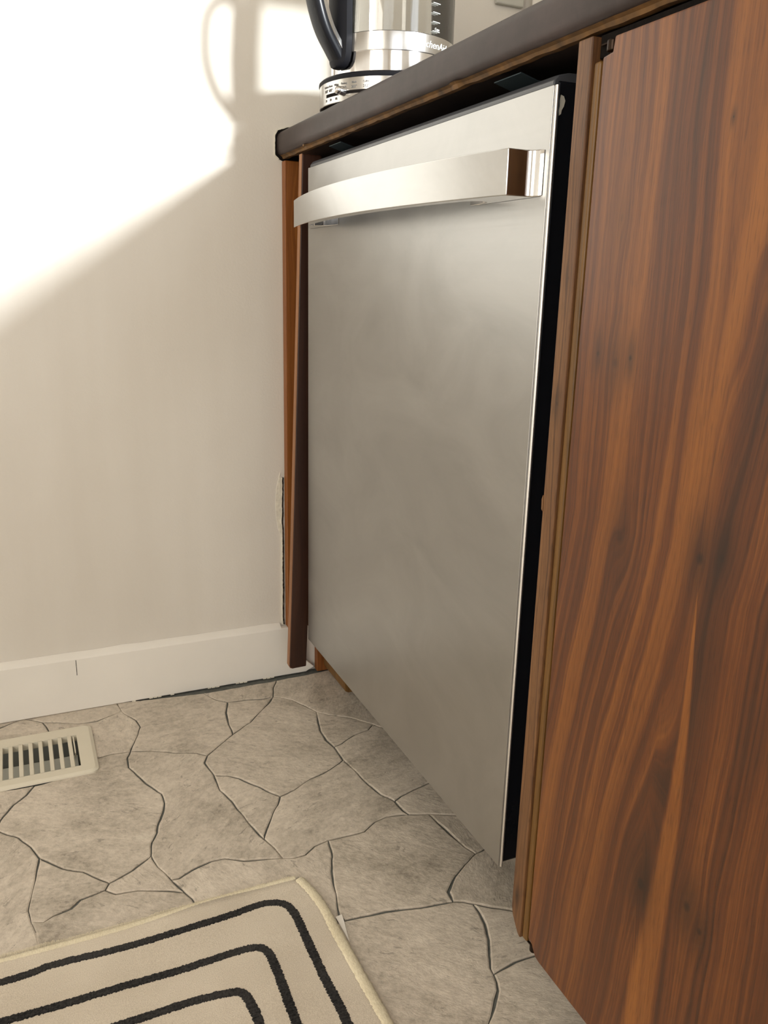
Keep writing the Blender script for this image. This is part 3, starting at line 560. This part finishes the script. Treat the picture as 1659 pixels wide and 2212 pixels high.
# ------------------------------------------------------------------ walnut base cabinets
ZD0, ZD1 = .074, .8646
def door_outline(y0, y1):   # corner notches for the pivot hinges
    return [(y0, ZD0+.012), (y0-.006, ZD0+.010), (y0-.013, ZD0+.001), (y0-.02, ZD0), (y1, ZD0), (y1, ZD1), (y0-.012, ZD1), (y0-.0105, ZD1-.010), (y0, ZD1-.0115)]
cabs = [(-.755, -1.255), (-1.262, -1.80), (-1.807, -2.50)]
labels = ['walnut veneer base cabinet with knotty door, directly right of the dishwasher', 'second walnut base cabinet, beyond the knotty door beside the dishwasher', 'third walnut base cabinet, farthest from the dishwasher']
for k, (ya, yb) in enumerate(cabs):
    c = empty('base_cabinet', (.3, (ya+yb)/2, 0)); tag(c, labels[k], 'cabinet', 'walnut base cabinets')
    def K(o): return W2(o, c)
    # carcass: side, back, bottom
    K(obj('carcass', B((.002, .595, yb+.001, yb+.018, .08, .870), (.58, .595, yb+.018, ya-.018, .08, .870), (.024, .58, yb+.018, ya-.018, .08, .098)), MAT['darkwood'], c))
    K(obj('toe_kick', B(.16, .175, yb+.001, ya-.019, .0030, .078), MAT['darkwood'], c))
    sp = [(ya, .0985), (ya-.0022, .0905), (ya-.0075, .0825), (ya-.0130, .0755), (ya-.0172, .0735), (ya-.0172, .8705), (ya, .8705)]
    K(obj('stile', prism(sp, 'x', .0, .55), MAT['stile'], c, bevel=.0010))
    K(obj('edge_bead', B(.0022, .020, ya-.0256, ya-.0176, .0745, .8530), MAT['bead'], c, bevel=.0022, seg=3))
    y0 = ya-.0318
    K(obj('cavity_shade', B(.0070, .024, yb+.019, ya-.0178, .8555, .8712), MAT['void'], c, bevel=.0006))  # dark block put in for the shade of the cavity above the door
    dd = K(obj('door', prism(door_outline(y0, yb+.003), 'x', -.0008, .0180), MAT['walnut'] if k == 0 else MAT['walnut2'], c, bevel=.0014))
    for zc_, s in ((ZD1-.0045, 1), (ZD0+.004, -1)):
        h = bmesh.new()
        bmesh.ops.create_cone(h, cap_ends=True, segments=20, radius1=.0042, radius2=.0042, depth=.0075, matrix=Matrix.Translation((.0035, y0-.0050, zc_)))
        box(h, .004, .0065, y0-.012, y0+.010, zc_+s*.0036-.0008, zc_+s*.0036+.0008)
        box(h, .0065, .016, y0-.011, y0+.002, zc_-.004, zc_+.004)
        hg = K(obj('pivot_hinge', h, MAT['hinge'], c, bevel=.0008))
    if k == 0:
        spl = prism([(-.7542, .5075), (-.7536, .516), (-.7550, .520), (-.7562, .512), (-.7560, .506)], 'x', -.0006, .004)
        K(obj('edge_splinter', spl, MAT['stile'], c))

# ------------------------------------------------------------------ floor register
vr = empty('floor_register', (-.494, -.137, .0))
def V(o): return W2(o, vr)
vx0, vx1, vy0, vy1 = -.645, -.3425, -.2075, -.0665
zt = .0065
def rrect(x0, x1, y0, y1, r, k=6):
    out = []
    for cx, cy_, a0 in ((x1-r, y1-r, 0), (x0+r, y1-r, 90), (x0+r, y0+r, 180), (x1-r, y0+r, 270)):
        for i in range(k+1):
            a = math.radians(a0+90*i/k); out.append((cx+r*math.cos(a), cy_+r*math.sin(a)))
    return out
sx0, sx1, sy0, sy1 = -.622, -.3665, -.1868, -.0960
bm = bmesh.new()
r0 = [bm.verts.new((x, y, .0023)) for x, y in rrect(vx0, vx1, vy0, vy1, .012)]
r1 = [bm.verts.new((x, y, zt-.0022)) for x, y in rrect(vx0+.0006, vx1-.0006, vy0+.0006, vy1-.0006, .0115)]
r2 = [bm.verts.new((x, y, zt)) for x, y in rrect(vx0+.0052, vx1-.0052, vy0+.0052, vy1-.0052, .009)]
r3 = [bm.verts.new((x, y, zt)) for x, y in rrect(sx0, sx1, sy0, sy1, .0004)]
r4 = [bm.verts.new((x, y, -.004)) for x, y in rrect(sx0, sx1, sy0, sy1, .0004)]
for A_, B_ in ((r0, r1), (r1, r2), (r2, r3), (r3, r4)):
    for i in range(len(A_)): bm.faces.new((A_[i], A_[(i+1) % len(A_)], B_[(i+1) % len(A_)], B_[i]))
V(auto_smooth(obj('face_plate', bm, MAT['ventwhite'], vr), 14))
ns = 19; pitch = (sx1-sx0+.0055)/ns
for i in range(1, ns):
    x = sx1-.0081*0 - i*pitch
    # a bar with a curled side that runs down into the duct
    pr_ = [(x, zt), (x+.0052, zt), (x+.0060, zt-.0010), (x+.0040, zt-.0085), (x+.0026, zt-.0085), (x+.0034, zt-.0020), (x+.0004, zt-.0012)]
    V(obj('louver', prism(pr_, 'y', sy0-.0005, sy1+.0005), MAT['ventwhite'], vr))
V(obj('duct', B((VX0+.001, VX1-.001, VY0+.001, VY1-.001, -.16, -.155), (VX0+.001, VX0+.003, VY0+.001, VY1-.001, -.155, -.002), (VX1-.003, VX1-.001, VY0+.001, VY1-.001, -.155, -.002),
   (VX0+.003, VX1-.003, VY0+.001, VY0+.003, -.155, -.002), (VX0+.003, VX1-.003, VY1-.003, VY1-.001, -.155, -.002)), MAT['ventin'], vr))
V(obj('damper', prism([(-.1860, -.0150), (-.128, -.0100), (-.1275, -.0113), (-.1858, -.0165)], 'x', sx0+.002, sx1-.002), MAT['ventin'], vr))
V(obj('damper', prism([(-.0975, -.030), (-.1262, -.0190), (-.1258, -.0177), (-.0970, -.0285)], 'x', sx0+.002, sx1-.002), MAT['ventin'], vr))
V(obj('adjust_lever', prism([(-.1000, zt+.0002), (-.1010, -.004), (-.1420, -.006), (-.1445, zt-.0030), (-.1300, zt-.0005)], 'x', sx1-.0058, sx1-.0040), MAT['ventwhite'], vr, bevel=.0004))
tag(vr, 'cream metal floor register with a row of louvers by the baseboard', 'floor vent')

# ------------------------------------------------------------------ rug
RX0, RX1, RY0, RY1 = -1.05, -.1358, -1.16, -.5290
rg = empty('rug', (-.6, -.8, 0))
def Rg(o): return W2(o, rg)
def redge(y):   # the right edge wanders a little, as in the photograph
    return RX1 + .0045*max(0, (RY1-y-.08))/.15*(1 if y > -.76 else 1) - .012*math.exp(-((y-RY1)/.03)**2)
NX, NY = 92, 64
def rz(x, y): return .0058+.0009*mnoise.noise(Vector((x*9, y*9, 0)))+.0011*math.exp(-((x+.255)**2+(y+.50)**2)/.004)
bm = bmesh.new(); G = []
for j in range(NY+1):
    y = RY1+(RY0-RY1)*j/NY; xr = min(redge(y), RX1+.006)
    G.append([bm.verts.new((RX0+(xr-RX0)*i/NX, y, rz(RX0+(xr-RX0)*i/NX, y))) for i in range(NX+1)])
for j in range(NY):
    for i in range(NX): bm.faces.new((G[j][i], G[j+1][i], G[j+1][i+1], G[j][i+1]))
e = [v for v in bm.edges if len(v.link_faces) == 1]
ex = bmesh.ops.extrude_edge_only(bm, edges=e)
for v in ex['geom']:
    if isinstance(v, bmesh.types.BMVert): v.co.z = .0026
Rg(obj('pile', bm, MAT['rug'], rg, smooth=True))
def ribbon(path, w, z, jag, step=.0016, seed=0):
    pts = catmull(path, 6); dense = [Vector(pts[0])]
    for p in pts[1:]:
        p = Vector(p)
        while (p-dense[-1]).length > step: dense.append(dense[-1]+(p-dense[-1]).normalized()*step)
    bm = bmesh.new(); prev = None; rj = random.Random(seed)
    for i in range(1, len(dense)-1):
        t = (dense[i+1]-dense[i-1]).normalized(); n = Vector((-t.y, t.x)); wa = w/2+rj.uniform(-jag, jag); wb = w/2+rj.uniform(-jag, jag)
        a = dense[i]+n*wa; b = dense[i]-n*wb; c = dense[i]; s = (.0006+.0003*rj.random())
        r = [bm.verts.new((a.x, a.y, rz(a.x, a.y)+.0001)), bm.verts.new((a.x*.8+c.x*.2, a.y*.8+c.y*.2, rz(a.x, a.y)+s)), bm.verts.new((b.x*.8+c.x*.2, b.y*.8+c.y*.2, rz(b.x, b.y)+s)), bm.verts.new((b.x, b.y, rz(b.x, b.y)+.0001))]
        if prev:
            for k in range(3): bm.faces.new((prev[k], r[k], r[k+1], prev[k+1]))
        prev = r
    return bm
LINES = [
 [(-1.000, -.5626), (-.70, -.5610), (-.4733, -.5624), (-.4227, -.5580), (-.3523, -.5618), (-.2883, -.5612), (-.2362, -.5590), (-.2044, -.5556), (-.1860, -.5590), (-.1746, -.5687), (-.1705, -.5882), (-.1703, -.6193), (-.1702, -.6520), (-.1700, -.6833), (-.1689, -.7079), (-.1685, -.7372), (-.168, -.90), (-.168, -1.04), (-.172, -1.095), (-.20, -1.118), (-.35, -1.122), (-.98, -1.122)],
 [(-.950, -.612), (-.70, -.6125), (-.4744, -.6125), (-.4256, -.6133), (-.3587, -.6135), (-.3056, -.6147), (-.2494, -.6127), (-.2242, -.6145), (-.2145, -.6247), (-.2124, -.6460), (-.2129, -.6846), (-.2134, -.7157), (-.213, -.90), (-.213, -1.02), (-.218, -1.062), (-.245, -1.078), (-.38, -1.08), (-.94, -1.08)],
 [(-.90, -.659), (-.60, -.659), (-.3610, -.6589), (-.3310, -.6583), (-.2965, -.6581), (-.2616, -.6623), (-.2508, -.6698), (-.2473, -.6907), (-.2466, -.7064), (-.247, -.85), (-.247, -.98), (-.254, -1.025), (-.29, -1.036), (-.45, -1.038), (-.90, -1.038)],
 [(-.86, -.703), (-.55, -.703), (-.37, -.703), (-.30, -.706), (-.286, -.722), (-.284, -.80), (-.284, -.95), (-.294, -.985), (-.33, -.995), (-.86, -.995)]]
for i, L in enumerate(LINES): Rg(obj('woven_line', ribbon(L, .0098, 0, .0008, step=.0010, seed=i), MAT['stripe'], rg))
def roll(path, w, h, seed):
    """stitched binding: a low half-round cord with ridges"""
    pts = catmull(path, 8); dense = [Vector(pts[0])]
    for p in pts[1:]:
        p = Vector(p)
        while (p-dense[-1]).length > .0022: dense.append(dense[-1]+(p-dense[-1]).normalized()*.0022)
    bm = bmesh.new(); prev = None; rj = random.Random(seed)
    for i in range(1, len(dense)-1):
        t = (dense[i+1]-dense[i-1]).normalized(); n = Vector((-t.y, t.x)); k = 1+.10*rj.uniform(-1, 1); r = []
        for q in range(7):
            a = math.pi*q/6; off = math.cos(a)*w/2*k; hh = .0028+(h+.0004*(i % 2))*math.sin(a)**.7
            r.append(bm.verts.new((dense[i].x+n.x*off, dense[i].y+n.y*off, hh)))
        if prev:
            for q in range(6): bm.faces.new((prev[q], r[q], r[q+1], prev[q+1]))
        prev = r
    return bm
right = [(redge(y)-.0015, y) for y in [RY1-.001-.03*i for i in range(21)]]
Rg(obj('edge_binding', roll([(x, y) for x, y in right], .0135, .0045, 1), MAT['bind'], rg, smooth=True))
Rg(obj('edge_binding', roll([(-1.05, RY1-.0015), (-.8, RY1-.0005), (-.55, RY1-.0028), (-.3586, RY1-.0035), (-.2759, RY1+.0006), (-.2294, RY1+.0016), (-.18, RY1+.0012), (-.1500, RY1+.0010)], .0085, .0042, 2), MAT['bind'], rg, smooth=True))
# frayed stitches along the upper binding
bm = bmesh.new(); rj = random.Random(5)
for i in range(312):
    x = -.60+i*.00142; y = RY1+.003+(-.0035 if -.42 < x < -.32 else 0)*.6; l = .0020+.0016*rj.random()
    box(bm, x, x+.0007, y-.004, y+l, .0030, .0052+.0010*rj.random())
Rg(obj('overlock_stitches', bm, MAT['bind'], rg, kind='stuff'))
tg = prism([(-.1290, -.6030), (-.1212, -.6022), (-.1225, -.6130), (-.1256, -.6290), (-.1280, -.6440)], 'z', .0026, .0034)
tag(Rg(obj('care_tag', tg, MAT['trim'], rg)), 'small white tag sticking out under the rug edge')
tag(rg, 'beige woven rug with nested black rounded lines and cream bound edge', 'rug')

# ------------------------------------------------------------------ kettle
KX, KY = .0943, -.2002
kt = empty('kettle_base', (KX, KY, .914))
def Kb(o): return W2(o, kt)
BR = .0965
Kb(auto_smooth(obj('base_drum', lathe(bmesh.new(), [(BR-.0006, .9143), (BR, .9150), (BR, .9418), (BR-.004, .9418)], KX, KY, 96), MAT['kettle_steel'], kt), 40))
Kb(auto_smooth(obj('top_rim', lathe(bmesh.new(), [(BR+.0002, .9412), (BR+.0010, .9430), (BR+.0008, .9458), (BR-.0015, .9478), (BR-.012, .9484), (.03, .9484)], KX, KY, 96), MAT['black'], kt), 40))
def arc_patch(R, a0, a1, z0, z1, t=.0004, n=24):
    bm = bmesh.new(); rows = []
    for i in range(n+1):
        a = math.radians(a0+(a1-a0)*i/n); c, s = math.cos(a), math.sin(a)
        rows.append([bm.verts.new((KX+r*c, KY+r*s, z)) for r, z in ((R-.001, z0), (R+t, z0), (R+t, z1), (R-.001, z1))])
    for a, b in zip(rows, rows[1:]):
        for i in range(4): bm.faces.new((a[i], a[(i+1) % 4], b[(i+1) % 4], b[i]))
    bm.faces.new(rows[0]); bm.faces.new(rows[-1][::-1]); return bm
Kb(obj('slider_slot', arc_patch(BR, -174.5, -100, .9228, .9266), MAT['void'], kt))
a = math.radians(-153.0); kc = Vector((KX+BR*math.cos(a), KY+BR*math.sin(a), .9262)); rd = Vector((math.cos(a), math.sin(a), 0))
bm = bmesh.new()
q = rd.to_track_quat('Z', 'Y').to_matrix().to_4x4()
bmesh.ops.create_cone(bm, cap_ends=True, segments=24, radius1=.0060, radius2=.0046, depth=.011, matrix=Matrix.Translation(kc+rd*.0055) @ q)
bmesh.ops.create_uvsphere(bm, u_segments=20, v_segments=12, radius=.0050, matrix=Matrix.Translation(kc+rd*.0108))
Kb(auto_smooth(obj('slider_knob', bm, MAT['chrome'], kt), 40))
def text_on(R, s, a_mid, z, size, mat, name, root, italic=0, depth=.0002, wdir=1):
    cu = bpy.data.curves.new('print', 'FONT'); cu.body = s; cu.size = size; cu.align_x = 'CENTER'; cu.extrude = depth; cu.shear = italic
    tmp = bpy.data.objects.new('print', cu); COL.objects.link(tmp)
    dg = bpy.context.evaluated_depsgraph_get(); me = bpy.data.meshes.new_from_object(tmp.evaluated_get(dg)); bpy.data.objects.remove(tmp, do_unlink=True)
    for v in me.vertices:
        an = math.radians(a_mid)+v.co.x/R; rr = R+.0003+v.co.z
        v.co = Vector((KX+rr*math.cos(an), KY+rr*math.sin(an), z+v.co.y))
    me.materials.clear(); me.materials.append(mat); me.name = name
    o = bpy.data.objects.new(name, me); COL.objects.link(o); o.parent = root; W2(o, root); return o
for s1, s2, s3, an in (('Delicate', '160\u00b0', '71', -174.5), ('Green', '175\u00b0', '79', -168.0), ('White', '185\u00b0', '85', -160.6), ('Oolong', '194\u00b0', '', -152.5), ('Black', '203\u00b0', '', -143.0), ('Coffee', '212\u00b0', '', -133.0)):
    text_on(BR, s1, an, .9345, .0032, MAT['ink'], 'print', kt); text_on(BR, s2, an, .9290, .0044, MAT['ink'], 'print', kt)
    if s3: text_on(BR, s3, an, .9180, .0038, MAT['ink'], 'print', kt)
tag(kt, 'round steel kettle base with temperature slider and black rim on the counter', 'kettle base')

k2 = empty('glass_kettle', (KX, KY, .949))
def Kk(o): return W2(o, k2)
KR = .083
Kk(auto_smooth(obj('heater_ring', lathe(bmesh.new(), [(KR-.012, .9486), (KR-.0025, .9500), (KR-.0020, .9520), (KR-.0020, .9740), (KR-.006, .9742)], KX, KY, 96), MAT['chrome'], k2), 40))
Kk(auto_smooth(obj('steel_band', lathe(bmesh.new(), [(KR-.004, .9738), (KR-.0002, .9742), (KR, .9752), (KR, .9950), (KR-.001, .9958), (KR-.004, .9960)], KX, KY, 96), MAT['kettle_steel'], k2), 40))
ztop = 1.135
Kk(auto_smooth(obj('glass_body', lathe_ring(bmesh.new(), [(KR-.0012, .9962), (KR-.0012, 1.05), (KR-.004, 1.10), (KR-.010, ztop), (KR-.0125, ztop), (KR-.0065, 1.10), (KR-.0035, 1.05), (KR-.0035, .9962)], KX, KY, 96), MAT['glass'], k2), 50))
Kk(auto_smooth(obj('lid', lathe(bmesh.new(), [(KR-.010, ztop+.0004), (KR-.009, ztop+.004), (KR-.012, ztop+.012), (.045, ztop+.020), (.018, ztop+.022), (.016, ztop+.034), (.006, ztop+.038)], KX, KY, 72), MAT['chrome'], k2), 40))
hd = Vector((-.964, -.261, 0)).normalized(); hn = Vector((-hd.y, hd.x, 0))
def hpt(r, z, s): return Vector((KX, KY, 0))+hd*r+hn*s+Vector((0, 0, z))
def hprism(pts, hw, bm):
    a = [bm.verts.new(hpt(r, z, -hw)) for r, z in pts]; b = [bm.verts.new(hpt(r, z, hw)) for r, z in pts]
    bm.faces.new(a); bm.faces.new(b[::-1])
    for i in range(len(pts)): bm.faces.new((a[i], a[(i+1) % len(pts)], b[(i+1) % len(pts)], b[i]))
    return bm
# strap that hugs the glass
bm = bmesh.new(); rows = []
for z, w in ((.9560, .006), (.9590, .0125), (.9640, .0165), (.9720, .0185), (.99, .0195), (1.05, .0195), (1.10, .0190), (1.125, .017)):
    r = []
    for i in range(7):
        s = -w+2*w*i/6; ri = math.sqrt(max(0, (KR+.0002)**2-s*s)); ro = ri+.013-.004*(abs(s)/w)**3
        if z > 1.06: ri -= (z-1.06)*.09; ro -= (z-1.06)*.09
        r.append((ri, ro, s))
    rows.append([bm.verts.new(hpt(ri, z, s)) for ri, ro, s in r]+[bm.verts.new(hpt(ro, z, s)) for ri, ro, s in r[::-1]])
for a, b in zip(rows, rows[1:]):
    for i in range(14): bm.faces.new((a[i], a[(i+1) % 14], b[(i+1) % 14], b[i]))
bm.faces.new(rows[0][::-1]); bm.faces.new(rows[-1])
Kk(auto_smooth(obj('handle_strap', bm, MAT['black'], k2), 45))
# outer grip: swept arc from the foot of the strap out and up
mid = catmull([(.086, .9660), (.096, .9780), (.1100, .9960), (.1195, 1.0160), (.1262, 1.0400), (.1275, 1.0700), (.1240, 1.1000), (.1110, 1.1210), (.0900, 1.1280), (.076, 1.1260)], 6)
bm = bmesh.new(); prev = None
for i, (r, z) in enumerate(mid):
    p0 = mid[max(0, i-1)]; p1 = mid[min(len(mid)-1, i+1)]; t = Vector((p1[0]-p0[0], p1[1]-p0[1])).normalized(); n = Vector((t.y, -t.x))
    sec = []
    for q in range(16):
        a = 2*math.pi*q/16; ca, sa = math.cos(a), math.sin(a); e_ = .55
        dx = math.copysign(abs(ca)**e_, ca)*.0085; ds = math.copysign(abs(sa)**e_, sa)*.0135
        sec.append(bm.verts.new(hpt(r+n.x*dx, z+n.y*dx, ds)))
    if prev:
        for q in range(16): bm.faces.new((prev[q], prev[(q+1) % 16], sec[(q+1) % 16], sec[q]))
    else: bm.faces.new(sec[::-1])
    prev = sec
bm.faces.new(prev)
grip = Kk(auto_smooth(obj('handle', bm, MAT['blackgloss'], k2), 45))
# steel strip along the side of the grip, standing in for its highlight
bm = bmesh.new(); prev = None
for i, (r, z) in enumerate(mid[3:44]):
    j = i+3; p0 = mid[j-1]; p1 = mid[min(len(mid)-1, j+1)]; t = Vector((p1[0]-p0[0], p1[1]-p0[1])).normalized(); n = Vector((t.y, -t.x))
    c = [bm.verts.new(hpt(r-n.x*u, z-n.y*u, s)) for u, s in ((.0045, .0128), (.0045, .0142), (.0082, .0118), (.0080, .0100))]
    c = [bm.verts.new(hpt(r-n.x*u, z-n.y*u, s)) for u, s in ((.0015, .0135), (.0018, .0143), (.0072, .0136), (.0078, .0105))]
    if prev:
        for q in range(4): bm.faces.new((prev[q], prev[(q+1) % 4], c[(q+1) % 4], c[q]))
    prev = c
bmesh.ops.delete(bm, geom=[v for v in bm.verts if not v.link_faces], context='VERTS')
glint = obj('grip_highlight', bm, MAT['kettle_steel'], grip)
glint.matrix_parent_inverse = (grip.matrix_parent_inverse).inverted() if False else Matrix.Identity(4)
bm = bmesh.new()
for z in (1.0006, 1.0112, 1.0218, 1.0324, 1.0430, 1.0536, 1.0642):
    b3 = arc_patch(KR-.0012, -75.5, -66.8, z, z+.0006, .0003, 6); me_ = bpy.data.meshes.new('t'); b3.to_mesh(me_); b3.free(); bm.from_mesh(me_); bpy.data.meshes.remove(me_)
Kk(obj('level_marks', bm, MAT['whiteink'], k2))
text_on(KR-.001, 'Cups', -70.5, 1.0020, .0040, MAT['whiteink'], 'print', k2)
text_on(KR, 'KitchenAid', -75.5, .9805, .0115, MAT['whiteink'], 'band_lettering', k2, .25)
tag(k2, 'glass electric kettle with black handle and steel band at the counter corner', 'kettle')

# ------------------------------------------------------------------ things at the back of the counter
wp = tag(obj('outlet_plate', B(.3640, .4160, -.0090, -.0004, 1.1350, 1.2300), MAT['grey'], bevel=.002), 'pale grey plate on the wall above the counter, right of the kettle', 'wall plate')
cn = empty('storage_canister', (.52, -.09, .9145))
W2(obj('body', prism([(x, y) for x, y in rrect(.424, .60, -.17, -.012, .012)], 'z', .9146, 1.19), MAT['trim'], cn, bevel=.002), cn)
W2(obj('lid', prism([(x, y) for x, y in rrect(.421, .603, -.173, -.010, .013)], 'z', 1.1902, 1.215), MAT['trim'], cn, bevel=.003), cn)
tag(cn, 'white box standing on the counter against the wall, right of the kettle', 'canister')
